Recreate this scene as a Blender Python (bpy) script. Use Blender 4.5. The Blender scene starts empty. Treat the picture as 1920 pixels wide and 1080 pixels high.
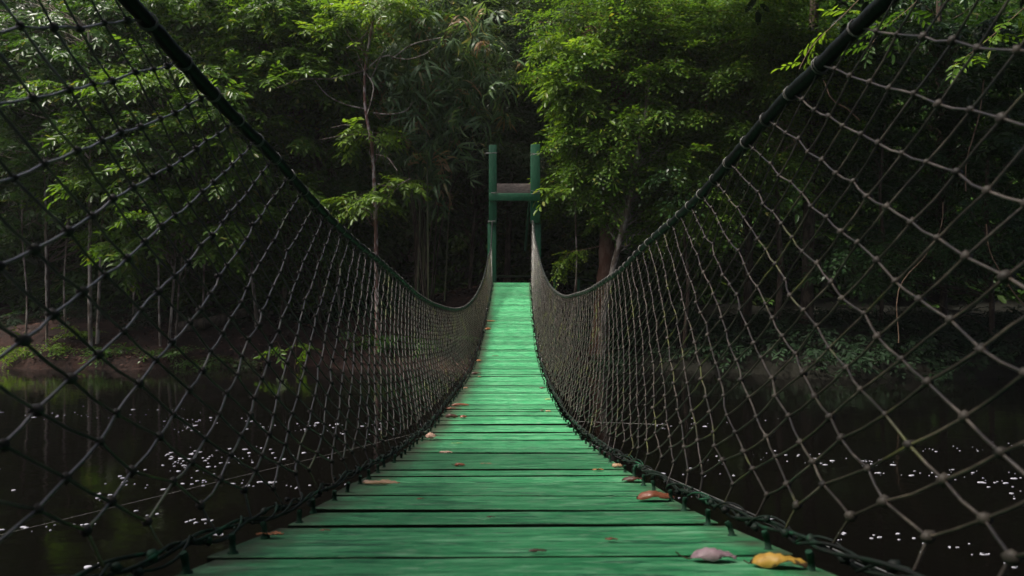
import bpy, math
import numpy as np
from mathutils import Vector
S = bpy.context.scene
COL = S.collection
R = math.radians
rng = np.random.default_rng(7)

# ---------------------------------------------------------------- camera, sky, sun, exposure
CZ = 2.7          # height of the camera above the water
F = 1280.0        # focal length in pixels of a 1920 wide frame
cam = bpy.data.objects.new('camera', bpy.data.cameras.new('camera'))
COL.objects.link(cam)
cam.location = (0, 0, CZ)
cam.rotation_euler = (R(90), 0, 0)
cam.data.lens = 24.0
cam.data.sensor_width = 36.0
cam.data.clip_start = 0.02
cam.data.clip_end = 2000
cam.data.dof.use_dof = True
cam.data.dof.focus_distance = 5.5
cam.data.dof.aperture_fstop = 4.5
S.camera = cam
SUN_EL, SUN_AZ = 60, -98          # degrees; azimuth from +Y towards +X
w = bpy.data.worlds.new('World'); S.world = w
w.use_nodes = True
nt = w.node_tree
sky = nt.nodes.new('ShaderNodeTexSky')
sky.sky_type = 'NISHITA'
sky.sun_disc = False
sky.sun_elevation = R(SUN_EL)
sky.sun_rotation = R(SUN_AZ)
sky.air_density = 0.6; sky.dust_density = 6.0; sky.ozone_density = 1.0
bg = nt.nodes['Background']
nt.links.new(sky.outputs[0], bg.inputs[0])
bg.inputs[1].default_value = 0.145
sl = bpy.data.lights.new('sun', 'SUN')
sl.energy = 5.0; sl.angle = R(10); sl.color = (1.0, 0.95, 0.86)
so = bpy.data.objects.new('sun', sl); COL.objects.link(so)
e, a = R(SUN_EL), R(SUN_AZ)
dsun = Vector((math.sin(a) * math.cos(e), math.cos(a) * math.cos(e), math.sin(e)))
so.rotation_euler = dsun.to_track_quat('Z', 'Y').to_euler()
S.view_settings.view_transform = 'Standard'
S.view_settings.look = 'None'
S.view_settings.exposure = 0.42
S.view_settings.gamma = 1.0
cy = S.cycles
cy.use_denoising = True
cy.use_adaptive_sampling = False
cy.max_bounces = 6; cy.diffuse_bounces = 3; cy.glossy_bounces = 3
cy.transmission_bounces = 4; cy.transparent_max_bounces = 4
cy.sample_clamp_indirect = 3

# ---------------------------------------------------------------- helpers
def P(px, py, d):
    """photo pixel (1920 wide) at a depth -> world point"""
    return np.array([(px - 960) * d / F, d, CZ + (540 - py) * d / F])

def mesh(name, parts, mat, parent=None, smooth=False, tri_mat=None):
    """parts: list of (verts Nx3, faces MxK)"""
    vs, off, idx, tot = [], 0, [], []
    for v, f in parts:
        if len(f) == 0: continue
        v = np.asarray(v, float).reshape(-1, 3); f = np.asarray(f, int)
        vs.append(v); idx.append((f + off).ravel()); tot.append(np.full(len(f), f.shape[1]))
        off += len(v)
    V = np.concatenate(vs); I = np.concatenate(idx); T = np.concatenate(tot)
    me = bpy.data.meshes.new(name)
    me.vertices.add(len(V)); me.vertices.foreach_set('co', V.astype(np.float32).ravel())
    me.loops.add(len(I)); me.loops.foreach_set('vertex_index', I.astype(np.int32))
    me.polygons.add(len(T))
    st = np.concatenate([[0], np.cumsum(T)[:-1]])
    me.polygons.foreach_set('loop_start', st.astype(np.int32))
    me.polygons.foreach_set('loop_total', T.astype(np.int32))
    if smooth: me.polygons.foreach_set('use_smooth', np.ones(len(T), bool))
    me.update(calc_edges=True)
    me.materials.append(mat)
    if tri_mat:
        me.materials.append(tri_mat); me.polygons.foreach_set('material_index', (T == 3).astype(np.int32))
    o = bpy.data.objects.new(name, me); COL.objects.link(o)
    if parent: o.parent = parent
    return o

def empty(name, loc=(0, 0, 0)):
    o = bpy.data.objects.new(name, None); COL.objects.link(o); o.location = loc
    o.empty_display_size = .2
    return o

def tag(o, label=None, cat=None, group=None, kind=None):
    if label: o['label'] = label
    if cat: o['category'] = cat
    if group: o['group'] = group
    if kind: o['kind'] = kind
    return o

def shift(parts, loc):
    return [(np.asarray(v, float) - np.asarray(loc, float), f) for v, f in parts]

def tube(pts, rad, n=6, cap=True, squash=None):
    pts = np.asarray(pts, float); m = len(pts)
    rad = np.broadcast_to(np.asarray(rad, float), (m,))
    T = np.gradient(pts, axis=0); T /= np.linalg.norm(T, axis=1)[:, None] + 1e-12
    up = np.array([0, 0, 1.0]) if abs(T[0, 2]) < .9 else np.array([1.0, 0, 0])
    V = np.zeros((m, n, 3)); ang = np.linspace(0, 2 * np.pi, n, endpoint=False)
    u = np.cross(T[0], up); u /= np.linalg.norm(u)
    for i in range(m):
        u = u - T[i] * u.dot(T[i]); u /= np.linalg.norm(u) + 1e-12
        b = np.cross(T[i], u)
        V[i] = pts[i] + rad[i] * (np.cos(ang)[:, None] * u + np.sin(ang)[:, None] * b)
    i, j = np.meshgrid(np.arange(m - 1), np.arange(n), indexing='ij')
    f = np.stack([i * n + j, i * n + (j + 1) % n, (i + 1) * n + (j + 1) % n, (i + 1) * n + j], -1).reshape(-1, 4)
    out = [(V.reshape(-1, 3), f)]
    if cap:
        out.append((V[0], np.arange(n)[::-1][None])); out.append((V[-1], np.arange(n)[None]))
    return out

def segs(A, B, r, n=5, mid=None):
    """many separate straight cylinders at once, three rings each"""
    A = np.asarray(A, float); B = np.asarray(B, float); m = len(A)
    D = B - A; D /= np.linalg.norm(D, axis=1)[:, None] + 1e-12
    up = np.where(np.abs(D[:, 2:3]) < .9, np.array([[0, 0, 1.0]]), np.array([[1.0, 0, 0]]))
    u = np.cross(D, up); u /= np.linalg.norm(u, axis=1)[:, None]; b = np.cross(D, u)
    ang = np.linspace(0, 2 * np.pi, n, endpoint=False)
    M = (A + B) / 2 if mid is None else mid
    r = np.broadcast_to(np.asarray(r, float), (m,))[:, None, None]
    ring = r * (np.cos(ang)[None, :, None] * u[:, None] + np.sin(ang)[None, :, None] * b[:, None])
    V = np.stack([A[:, None] + ring, M[:, None] + ring, B[:, None] + ring], 1).reshape(-1, 3)
    base = (np.arange(m) * 3 * n)[:, None, None]
    k, j = np.meshgrid(np.arange(2), np.arange(n), indexing='ij')
    f = np.stack([k * n + j, k * n + (j + 1) % n, (k + 1) * n + (j + 1) % n, (k + 1) * n + j], -1).reshape(1, -1, 4)
    return [(V, (base + f).reshape(-1, 4))]

def box(c, s, rot=0.0):
    c = np.asarray(c, float); s = np.asarray(s, float) / 2
    v = np.array([[x, y, z] for x in (-1, 1) for y in (-1, 1) for z in (-1, 1)], float) * s
    if rot:
        cr, sr = math.cos(rot), math.sin(rot)
        v = v @ np.array([[cr, sr, 0], [-sr, cr, 0], [0, 0, 1]])
    f = np.array([[0, 1, 3, 2], [4, 6, 7, 5], [0, 4, 5, 1], [2, 3, 7, 6], [0, 2, 6, 4], [1, 5, 7, 3]])
    return [(v + c, f)]

def octa(C, r, squash=None):
    """many small knots: octahedra subdivided once"""
    base = np.array([[1, 0, 0], [-1, 0, 0], [0, 1, 0], [0, -1, 0], [0, 0, 1], [0, 0, -1],
                     [1, 1, 0], [-1, 1, 0], [1, -1, 0], [-1, -1, 0], [1, 0, 1], [-1, 0, 1], [1, 0, -1], [-1, 0, -1],
                     [0, 1, 1], [0, -1, 1], [0, 1, -1], [0, -1, -1]], float)
    base /= np.linalg.norm(base, axis=1)[:, None]
    tri = []
    E = {}
    for q in range(6, 18):
        s = np.where(np.abs(base[q]) > .1)[0]
        ax = [int(2 * t + (0 if base[q][t] > 0 else 1)) for t in s]
        E[frozenset(ax)] = q
    for x in (0, 1):
        for y in (2, 3):
            for z in (4, 5):
                a, b, c = E[frozenset((x, y))], E[frozenset((y, z))], E[frozenset((x, z))]
                fl = (x == 1) ^ (y == 3) ^ (z == 5)
                for t in ((x, a, c), (a, y, b), (c, b, z), (a, b, c)):
                    tri.append(t[::-1] if fl else t)
    tri = np.array(tri)
    C = np.asarray(C, float); m = len(C)
    sc = np.broadcast_to(np.asarray(r, float), (m,))[:, None, None]
    jit = 1 + rng.normal(0, .13, (m, len(base), 1))
    V = C[:, None] + base[None] * sc * jit
    return [(V.reshape(-1, 3), (np.arange(m)[:, None, None] * len(base) + tri[None]).reshape(-1, 3))]

def cubic(xs, ys):
    xs = np.asarray(xs, float); ys = np.asarray(ys, float)
    h = np.diff(xs); dl = np.diff(ys) / h
    m = np.zeros(len(xs)); m[0], m[-1] = dl[0], dl[-1]
    m[1:-1] = (dl[:-1] * h[1:] + dl[1:] * h[:-1]) / (h[1:] + h[:-1])
    def g(x):
        x = np.asarray(x, float)
        i = np.clip(np.searchsorted(xs, x) - 1, 0, len(xs) - 2)
        t = (x - xs[i]) / h[i]; tc = np.clip(t, 0, 1)
        y = ((2 * tc**3 - 3 * tc**2 + 1) * ys[i] + (tc**3 - 2 * tc**2 + tc) * h[i] * m[i]
             + (-2 * tc**3 + 3 * tc**2) * ys[i + 1] + (tc**3 - tc**2) * h[i] * m[i + 1])
        return y + np.where(t < 0, t * h[i] * m[i], 0) + np.where(t > 1, (t - 1) * h[i] * m[i + 1], 0)
    return g

# ---------------------------------------------------------------- materials
def material(name, rough=.6, spec=.5, metal=0.0):
    m = bpy.data.materials.new(name); m.use_nodes = True
    p = m.node_tree.nodes['Principled BSDF']
    p.inputs['Roughness'].default_value = rough
    p.inputs['Specular IOR Level'].default_value = spec
    p.inputs['Metallic'].default_value = metal
    return m, m.node_tree, p

def N(t, kind, **kw):
    n = t.nodes.new(kind)
    for k, v in kw.items():
        if k in n.inputs: n.inputs[k].default_value = v
        else: setattr(n, k, v)
    return n

def noise(t, scale, detail=4, rough=.55, vec=None, stretch=None, dist=0.0):
    n = N(t, 'ShaderNodeTexNoise')
    n.inputs['Scale'].default_value = scale; n.inputs['Detail'].default_value = detail
    n.inputs['Roughness'].default_value = rough; n.inputs['Distortion'].default_value = dist
    if vec is None:
        vec = N(t, 'ShaderNodeTexCoord').outputs['Object']
    if stretch:
        mp = N(t, 'ShaderNodeMapping'); mp.inputs['Scale'].default_value = stretch
        t.links.new(vec, mp.inputs['Vector']); vec = mp.outputs[0]
    t.links.new(vec, n.inputs['Vector'])
    return n.outputs['Fac']

def ramp(t, fac, stops):
    r = N(t, 'ShaderNodeValToRGB')
    el = r.color_ramp.elements
    while len(el) < len(stops): el.new(0.5)
    for q, (p, c) in zip(el, stops):
        q.position = p; q.color = (c, c, c, 1) if isinstance(c, (int, float)) else (*c, 1)
    t.links.new(fac, r.inputs[0])
    return r.outputs[0]

def mix(t, fac, a, b, mode='MIX'):
    n = N(t, 'ShaderNodeMix', data_type='RGBA', blend_type=mode)
    for s, v in ((0, fac), (6, a), (7, b)):
        if hasattr(v, 'is_output') or hasattr(v, 'links'): t.links.new(v, n.inputs[s])
        elif s == 0: n.inputs[0].default_value = v
        else: n.inputs[s].default_value = (*v, 1)
    return n.outputs[2]

def bump(t, p, h, strength=.5, dist=.01):
    b = N(t, 'ShaderNodeBump'); b.inputs['Strength'].default_value = strength
    b.inputs['Distance'].default_value = dist
    t.links.new(h, b.inputs['Height']); t.links.new(b.outputs[0], p.inputs['Normal'])

def island(t):
    return N(t, 'ShaderNodeNewGeometry').outputs['Random Per Island']

def leaf_mat(name, dark, mid, light, trans=.35, rough=.34, odd=None, nscale=.5):
    m, t, p = material(name, rough, .18)
    r = island(t)
    c1 = ramp(t, r, [(0.0, dark), (.5, mid), (.93, light), (1.0, odd or light)])
    n = noise(t, nscale, 2)
    c2 = mix(t, ramp(t, n, [(.35, 0.0), (.65, 1.0)]), tuple(x * .6 for x in mid), light)
    c = mix(t, .35, c1, c2)
    t.links.new(c, p.inputs['Base Color'])
    tr = N(t, 'ShaderNodeBsdfTranslucent')
    yel = mix(t, 1.0, c, (1.5, 1.5, .55), 'MULTIPLY')
    t.links.new(yel, tr.inputs[0])
    ms = N(t, 'ShaderNodeMixShader'); ms.inputs[0].default_value = trans
    t.links.new(p.outputs[0], ms.inputs[1]); t.links.new(tr.outputs[0], ms.inputs[2])
    t.links.new(ms.outputs[0], t.nodes['Material Output'].inputs[0])
    return m

LEAF = {
 'bright': leaf_mat('leaf_bright', (.030, .078, .010), (.068, .150, .016), (.125, .215, .028), .45, odd=(.24, .2, .05)),
 'lime':   leaf_mat('leaf_lime', (.06, .12, .012), (.10, .185, .02), (.16, .25, .035), .5, odd=(.22, .22, .04)),
 'mid':    leaf_mat('leaf_mid', (.020, .056, .012), (.042, .105, .018), (.075, .15, .03), .4, odd=(.15, .12, .04)),
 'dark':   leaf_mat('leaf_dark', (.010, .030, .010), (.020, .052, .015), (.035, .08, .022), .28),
 'shade': leaf_mat('leaf_shade', (.004, .012, .005), (.008, .022, .008), (.014, .036, .012), .2, .7),  # darker copy of the dark leaf, the bank's shade put into its colour
 'grey':   leaf_mat('leaf_grey', (.020, .042, .018), (.038, .072, .03), (.07, .105, .045), .3, odd=(.10, .06, .035)),
 'reed':   leaf_mat('leaf_reed', (.05, .09, .04), (.085, .15, .065), (.15, .22, .11), .45, odd=(.30, .20, .11)),
 'dry':    leaf_mat('leaf_dry', (.16, .09, .045), (.26, .17, .09), (.38, .27, .15), .35),
}

def bark_mat(name, base, patch, lo=.48, hi=.56, scale=6.0):
    m, t, p = material(name, .85, .2)
    n = noise(t, scale, 5, .6, stretch=(1, 1, .35))
    c = mix(t, ramp(t, n, [(lo, 0.0), (hi, 1.0)]), base, patch)
    f = noise(t, 40, 4, .7, stretch=(1, 1, .2))
    c = mix(t, ramp(t, f, [(.3, .35), (.7, 0.0)]), c, tuple(x * .3 for x in base))
    t.links.new(c, p.inputs['Base Color'])
    bump(t, p, f, .8, .02)
    return m
BARK = {
 'pale': bark_mat('bark_pale', (.15, .115, .085), (.44, .38, .32)),
 'pink': bark_mat('bark_pink', (.22, .11, .085), (.55, .45, .40), .5, .55, 9),
 'brown': bark_mat('bark_brown', (.05, .034, .024), (.12, .09, .065)),
 'red': bark_mat('bark_red', (.12, .055, .035), (.2, .12, .085), .45, .6, 4),
}
def twig_mat():
    m, t, p = material('twig', .8, .2)
    t.links.new(ramp(t, noise(t, 8, 3), [(.3, (.09, .055, .035)), (.7, (.22, .15, .10))]), p.inputs['Base Color'])
    return m
TWIG = twig_mat()

# painted deck
mD, t, p = material('painted_planks', .55, .35)
tc = N(t, 'ShaderNodeTexCoord').outputs['Object']
isl = island(t)
off = N(t, 'ShaderNodeVectorMath', operation='SCALE'); cmb = N(t, 'ShaderNodeCombineXYZ')
t.links.new(isl, cmb.inputs[0]); t.links.new(isl, cmb.inputs[2])
t.links.new(cmb.outputs[0], off.inputs[0]); off.inputs['Scale'].default_value = 37.0
add = N(t, 'ShaderNodeVectorMath', operation='ADD'); t.links.new(tc, add.inputs[0]); t.links.new(off.outputs[0], add.inputs[1])
vec = add.outputs[0]
streak = noise(t, 4.5, 7, .72, vec, (1.0, 5.0, 1.0), .5)
col = ramp(t, streak, [(.30, (.008, .10, .038)), (.43, (.019, .185, .066)), (.54, (.042, .26, .102)), (.68, (.16, .41, .22))])
pt = noise(t, 6.0, 3, .5, vec, (1.0, 4.5, 1.0), .2)
col = mix(t, ramp(t, pt, [(.57, 0.0), (.61, .85)]), col, (.005, .085, .035))
chip = noise(t, 30.0, 4, .65, vec, (1.0, 3.5, 1.0), .3)
col = mix(t, ramp(t, chip, [(.64, 0.0), (.67, .65)]), col, (.24, .42, .28))
wear = noise(t, 11.0, 6, .75, vec, (1.0, 3.5, 1.0), .6)
col = mix(t, ramp(t, wear, [(.54, 0.0), (.70, .75)]), col, (.26, .40, .27))
bare = noise(t, 16.0, 5, .7, vec, (1.0, 7.0, 1.0))
col = mix(t, ramp(t, bare, [(.66, 0.0), (.72, .7)]), col, (.13, .12, .075))
tint = ramp(t, isl, [(0.0, .60), (.5, .95), (1.0, 1.22)])
col = mix(t, 1.0, col, tint, 'MULTIPLY')
# dirt along both plank ends
sx = N(t, 'ShaderNodeSeparateXYZ'); t.links.new(tc, sx.inputs[0])
ab = N(t, 'ShaderNodeMath', operation='ABSOLUTE'); t.links.new(sx.outputs[0], ab.inputs[0])
dn = noise(t, 9.0, 5, .7, vec)
ad = N(t, 'ShaderNodeMath', operation='MULTIPLY_ADD'); ad.inputs[1].default_value = .42
t.links.new(dn, ad.inputs[0]); t.links.new(ab.outputs[0], ad.inputs[2])
dirt = ramp(t, ad.outputs[0], [(.70, 0.0), (.86, .9)])
col = mix(t, dirt, col, (.05, .052, .03))
sp = noise(t, 60.0, 2, .5, vec)
col = mix(t, ramp(t, sp, [(.70, 0.0), (.74, .8)]), col, (.05, .045, .025))
t.links.new(col, p.inputs['Base Color'])
gr = noise(t, 14.0, 6, .7, vec, (1.0, 16.0, 4.0), .3)
bump(t, p, gr, .3, .005)
t.links.new(ramp(t, wear, [(.3, .42), (.7, .7)]), p.inputs['Roughness'])

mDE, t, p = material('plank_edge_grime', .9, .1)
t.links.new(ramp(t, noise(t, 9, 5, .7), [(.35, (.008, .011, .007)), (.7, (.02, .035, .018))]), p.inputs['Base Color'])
mG, t, p = material('green_post_paint', .5, .3)
c = ramp(t, noise(t, 6, 5, .6, stretch=(3, 3, 1)), [(.3, (.005, .050, .020)), (.55, (.007, .075, .031)), (.8, (.03, .10, .05))])
c = mix(t, ramp(t, noise(t, 18, 4), [(.66, 0.0), (.72, .8)]), c, (.09, .07, .05))
t.links.new(c, p.inputs['Base Color'])
mB, t, p = material('weathered_board', .8, .2)
t.links.new(ramp(t, noise(t, 5, 5, .6, stretch=(2, 1, 6)), [(.3, (.16, .12, .10)), (.7, (.34, .27, .24))]), p.inputs['Base Color'])
mR, t, p = material('net_rope', .3, .8)
c = ramp(t, noise(t, 9, 4, .7), [(.3, (.008, .006, .004)), (.5, (.028, .020, .015)), (.70, (.115, .092, .07))])
c = mix(t, ramp(t, noise(t, 3.2, 3), [(.58, 0.0), (.66, .7)]), c, (.10, .11, .02))
t.links.new(c, p.inputs['Base Color'])
bump(t, p, noise(t, 260, 2), .5, .002)
mKN, t, p = material('knot_rope', .6, .3)
t.links.new(ramp(t, noise(t, 14, 4, .7), [(.35, (.010, .008, .007)), (.7, (.06, .05, .04))]), p.inputs['Base Color'])
mC, t, p = material('cable_hose', .55, .15)
c = ramp(t, noise(t, 4, 4, .6), [(.35, (.006, .0065, .0065)), (.75, (.006, .012, .009))])
t.links.new(c, p.inputs['Base Color'])
bump(t, p, noise(t, 50, 3), .6, .004)
mE, t, p = material('edge_rope', .6, .25)
c = ramp(t, noise(t, 7, 4, .7), [(.40, (.007, .008, .007)), (.58, (.008, .02, .012)), (.72, (.012, .09, .04)), (.8, (.08, .08, .055))])
t.links.new(c, p.inputs['Base Color'])
mL, t, p = material('lashing_cord', .4, .6)
t.links.new(ramp(t, noise(t, 12, 3), [(.3, (.05, .05, .042)), (.7, (.22, .21, .19))]), p.inputs['Base Color'])
mK, t, p = material('bolt_iron', .8, .2)
t.links.new(ramp(t, noise(t, 12, 3), [(.35, (.010, .014, .011)), (.6, (.010, .06, .03)), (.8, (.02, .03, .02))]), p.inputs['Base Color'])
mW, t, p = material('steel_wire', .28, .5, .8)
t.links.new(ramp(t, noise(t, 15, 3), [(.3, (.35, .34, .33)), (.7, (.75, .74, .73))]), p.inputs['Base Color'])

# ---------------------------------------------------------------- the setting
def smooth(x, a, b):
    q = np.clip((x - a) / (b - a), 0, 1); return q * q * (3 - 2 * q)
def bank_edge(x):
    return 23.2 - 3.2 * smooth(x, 3, 13) + .5 * np.sin(x * .55) + .25 * np.sin(x * 1.7 + 1)
def ground_h(x, y):
    x = np.asarray(x, float); y = np.asarray(y, float)
    d = y - bank_edge(x)
    plateau = 1.25 + 1.45 * np.exp(-(x / 4.5) ** 2) + .12 * np.sin(x * .9 + y * .4) + .1 * np.sin(y * 1.1 - x * .6)
    far = np.where(d < 0, -1.2 + 1.2 * smooth(d, -2.5, 0), .32 * smooth(d, 0, .25) + (plateau - .3) * smooth(d, .2, 3.4))
    far = far + np.clip(d - 5, 0, 60) * .10 + 26 * smooth(d, 17, 44)
    dn = -1.6 - y
    near = -1.2 + 3.6 * smooth(dn, -1, 2.5) + np.clip(dn - 3, 0, 60) * .05
    return np.where(y > 8, far, near)
gx = np.concatenate([np.linspace(-400, -60, 12)[:-1], np.linspace(-60, -22, 30)[:-1], np.linspace(-22, 22, 190)[:-1], np.linspace(22, 60, 30)[:-1], np.linspace(60, 400, 12)])
gy = np.concatenate([np.linspace(-300, -30, 8)[:-1], np.linspace(-30, 4, 20)[:-1], np.linspace(4, 18, 6)[:-1], np.linspace(18, 34, 100)[:-1], np.linspace(34, 90, 30)[:-1], np.linspace(90, 500, 12)])
X, Y = np.meshgrid(gx, gy, indexing='ij')
Z = ground_h(X, Y) + rng.normal(0, .035, X.shape) * ((Y > 18) & (Y < 40))
nx, ny = X.shape
i, j = np.meshgrid(np.arange(nx - 1), np.arange(ny - 1), indexing='ij')
gf = np.stack([i * ny + j, (i + 1) * ny + j, (i + 1) * ny + j + 1, i * ny + j + 1], -1).reshape(-1, 4)
mS, t, p = material('forest_soil', .95, .15)
c = ramp(t, noise(t, 1.1, 6, .65), [(.3, (.006, .004, .0035)), (.5, (.016, .009, .007)), (.7, (.048, .023, .017))])
c = mix(t, ramp(t, noise(t, 14, 5, .7), [(.5, 0.0), (.7, .7)]), c, (.07, .032, .023))
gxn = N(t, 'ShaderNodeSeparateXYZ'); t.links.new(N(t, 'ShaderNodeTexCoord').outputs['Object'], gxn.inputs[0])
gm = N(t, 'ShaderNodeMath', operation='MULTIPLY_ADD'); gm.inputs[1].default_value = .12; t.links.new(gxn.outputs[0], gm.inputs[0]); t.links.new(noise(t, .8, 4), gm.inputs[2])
c = mix(t, ramp(t, gm.outputs[0], [(.6, 0.0), (.95, .9)]), c, (.007, .008, .005))      # right bank's shade painted into the soil colour
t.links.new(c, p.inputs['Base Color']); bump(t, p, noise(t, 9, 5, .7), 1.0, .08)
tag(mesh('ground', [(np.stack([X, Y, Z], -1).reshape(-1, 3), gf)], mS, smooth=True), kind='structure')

mQ, t, p = material('river_water', .06, .5)
p.inputs['Base Color'].default_value = (.002, .0018, .0015, 1)
p.inputs['IOR'].default_value = 1.33
bump(t, p, noise(t, 2.2, 3, .5, stretch=(1, 1.6, 1)), .12, .03)
wx, wy = np.meshgrid(np.linspace(-300, 300, 25), np.linspace(-120, 60, 13), indexing='ij')
i, j = np.meshgrid(np.arange(24), np.arange(12), indexing='ij')
wf = np.stack([i * 13 + j, (i + 1) * 13 + j, (i + 1) * 13 + j + 1, i * 13 + j + 1], -1).reshape(-1, 4)
tag(mesh('water', [(np.stack([wx, wy, np.zeros_like(wx)], -1).reshape(-1, 3), wf)], mQ), kind='structure')

# foam flecks drifting on the water
mF, t, p = material('foam', .7, .3)
t.links.new(ramp(t, noise(t, 20, 3), [(.3, (.18, .18, .21)), (.6, (.36, .36, .41))]), p.inputs['Base Color'])
FO = [(120,778,110,14,16,.7),(260,786,120,12,16,.7),(350,800,60,10,16,.8),(430,788,80,14,18,.8),(560,800,70,10,16,.9),(360,850,60,10,20,1),
      (340,875,70,16,26,1.1),(430,860,60,10,12,1),(240,905,40,14,12,1),(180,930,50,8,7,1),(380,905,60,12,10,1),(470,908,60,6,8,1),
      (540,912,60,8,8,1),(60,990,60,7,8,.9),(140,984,50,5,4,.9),(370,978,40,10,9,1),(260,965,30,6,3,1),(410,1002,10,4,2,1.3),
      (190,1058,20,8,5,1.1),(20,890,30,60,3,1),(500,850,100,16,14,.9),(620,805,80,12,14,.7),(700,800,60,12,10,.7),(330,770,160,6,5,.6),
      (1330,795,90,10,14,.7),(1400,862,70,10,13,.8),(1490,850,60,8,8,.8),(1550,866,60,8,8,.9),(1640,868,60,8,16,.9),(1720,848,60,6,12,.8),
      (1800,842,80,6,18,.8),(1890,836,50,8,12,.8),(1780,890,80,10,16,.9),(1860,900,60,14,24,1),(1900,915,40,14,12,1),(1660,888,60,8,10,.9),
      (1640,1008,50,7,8,1),(1590,1000,20,5,3,1.2),(1740,1010,60,16,6,1),(1800,1024,40,8,5,1),(1860,1038,40,5,7,1.2),(1900,1055,30,10,5,1),
      (1330,888,60,10,8,.8),(1450,975,40,10,4,1),(1250,800,100,8,14,.7),(1500,790,200,16,8,.6),(1290,930,40,8,4,1),(800,800,40,8,6,.7)]
fp = []
for (cx, cyy, sx_, sy_, n, sz) in FO:
    for _ in range(n):
        px = rng.normal(cx, sx_ * .55); py = rng.normal(cyy, sy_ * .55)
        if py < 745 or (cx > 1200 and rng.random() < .3): continue
        d = F * CZ / (py - 540)
        c0 = P(px, py, d)
        r = min(.035, (.8 if cx > 1200 else .92) * sz * rng.lognormal(math.log(.0125), .55))
        k = 9; an = np.linspace(0, 2 * np.pi, k, endpoint=False); rr = r * (1 + rng.normal(0, .22, k))
        el = rng.uniform(1.1, 2.0); th = rng.uniform(-.35, .35)
        x = np.cos(an) * rr * el; y = np.sin(an) * rr
        v = np.stack([x * math.cos(th) - y * math.sin(th), x * math.sin(th) + y * math.cos(th), np.full(k, .004)], -1)
        top = np.vstack([v * [.85, .85, 1] + [0, 0, .004], v * [1, 1, 0] + [0, 0, -.002]]) + [c0[0], c0[1], 0]
        q = np.arange(k)
        fp.append((top, q[None])); fp.append((top, np.stack([q + k, (q + 1) % k + k, (q + 1) % k, q], -1)))
tag(mesh('river_foam', fp, mF), 'white flecks of foam drifting on the black river', None, None, 'stuff')

# ---------------------------------------------------------------- the bridge
zd = cubic([-2, 0, 1.25, 1.577, 1.83, 2.32, 2.77, 3.62, 4.49, 6.14, 8.08, 11.1, 14.5, 17.9, 20.5, 22.95],
           [.22, -.25, -.53, -.596, -.649, -.736, -.805, -.936, -1.059, -1.238, -1.345, -1.440, -1.34, -.87, -.36, .185])
xc = cubic([-2, 1.5, 2.5, 4, 6, 8, 11, 15, 18, 23], [-.02, -.022, -.038, -.055, -.09, -.105, -.10, -.085, -.07, -.005])
yc = cubic([-2, 1.7, 5, 8, 10, 12, 14.5, 18, 20.5, 23], [.92, .98, 1.03, 1.05, 1.04, 1.0, .96, .82, .74, .66])
HW = .60
def deck_depth(py):
    ds = np.linspace(.9, 22.9, 2200); y = 540 - zd(ds) * F / ds
    return float(ds[np.argmin(np.abs(y - py))])
def on_deck(px, py):
    d = deck_depth(py); return P(px, py, d)

Lpx = [(240, 0), (330, 100), (420, 200), (500, 280), (580, 370), (650, 440), (712, 490), (751, 524), (781, 551), (822, 573), (859, 579), (875, 573), (896, 547), (910, 510), (916, 481), (921, 455), (926, 416)]
Rpx = [(1660, 0), (1560, 100), (1450, 210), (1380, 290), (1310, 370), (1262, 415), (1213, 457), (1164, 506), (1135, 526), (1103, 545), (1080, 552), (1062, 556), (1048, 551), (1027, 528), (1015, 498), (1008, 469), (1003, 445), (1000, 418)]
def cable_curve(pts, s):
    dd = np.linspace(.9, 23, 6000); px = 960 + F * (xc(dd) + s * yc(dd)) / dd
    ds, zs = [], []
    for x, y in pts:
        d = float(dd[np.argmin(np.abs(px - x))])
        if ds and d <= ds[-1] + .12: continue
        ds.append(d); zs.append((540 - y) * d / F)
    if ds[-1] > 22.8: ds.pop(); zs.pop()
    ds.append(23.0); zs.append((540 - 416) * 23 / F)
    print('cable', s, [(round(a, 2), round(b, 2)) for a, b in zip(ds, zs)])
    k0 = zs[0] + (ds[0] + 2) * .17
    ds = [-2] + ds; zs = [k0] + zs
    return cubic(ds, zs)
zcab = {-1: cable_curve(Lpx, -1), 1: cable_curve(Rpx, 1)}
def cable_pt(s, d):
    d = np.asarray(d, float)
    return np.stack([xc(d) + s * yc(d), d, CZ + zcab[s](d)], -1)
def edge_pt(s, d):
    d = np.asarray(d, float)
    return np.stack([xc(d) + s * (HW + .045), d, CZ + zd(d) + .03], -1)

bridge = empty('suspension_bridge', (0, 0, CZ))
tag(bridge, 'narrow rope suspension footbridge with a green plank deck sagging over the river', 'footbridge')
BL = (0, 0, CZ)
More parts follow.
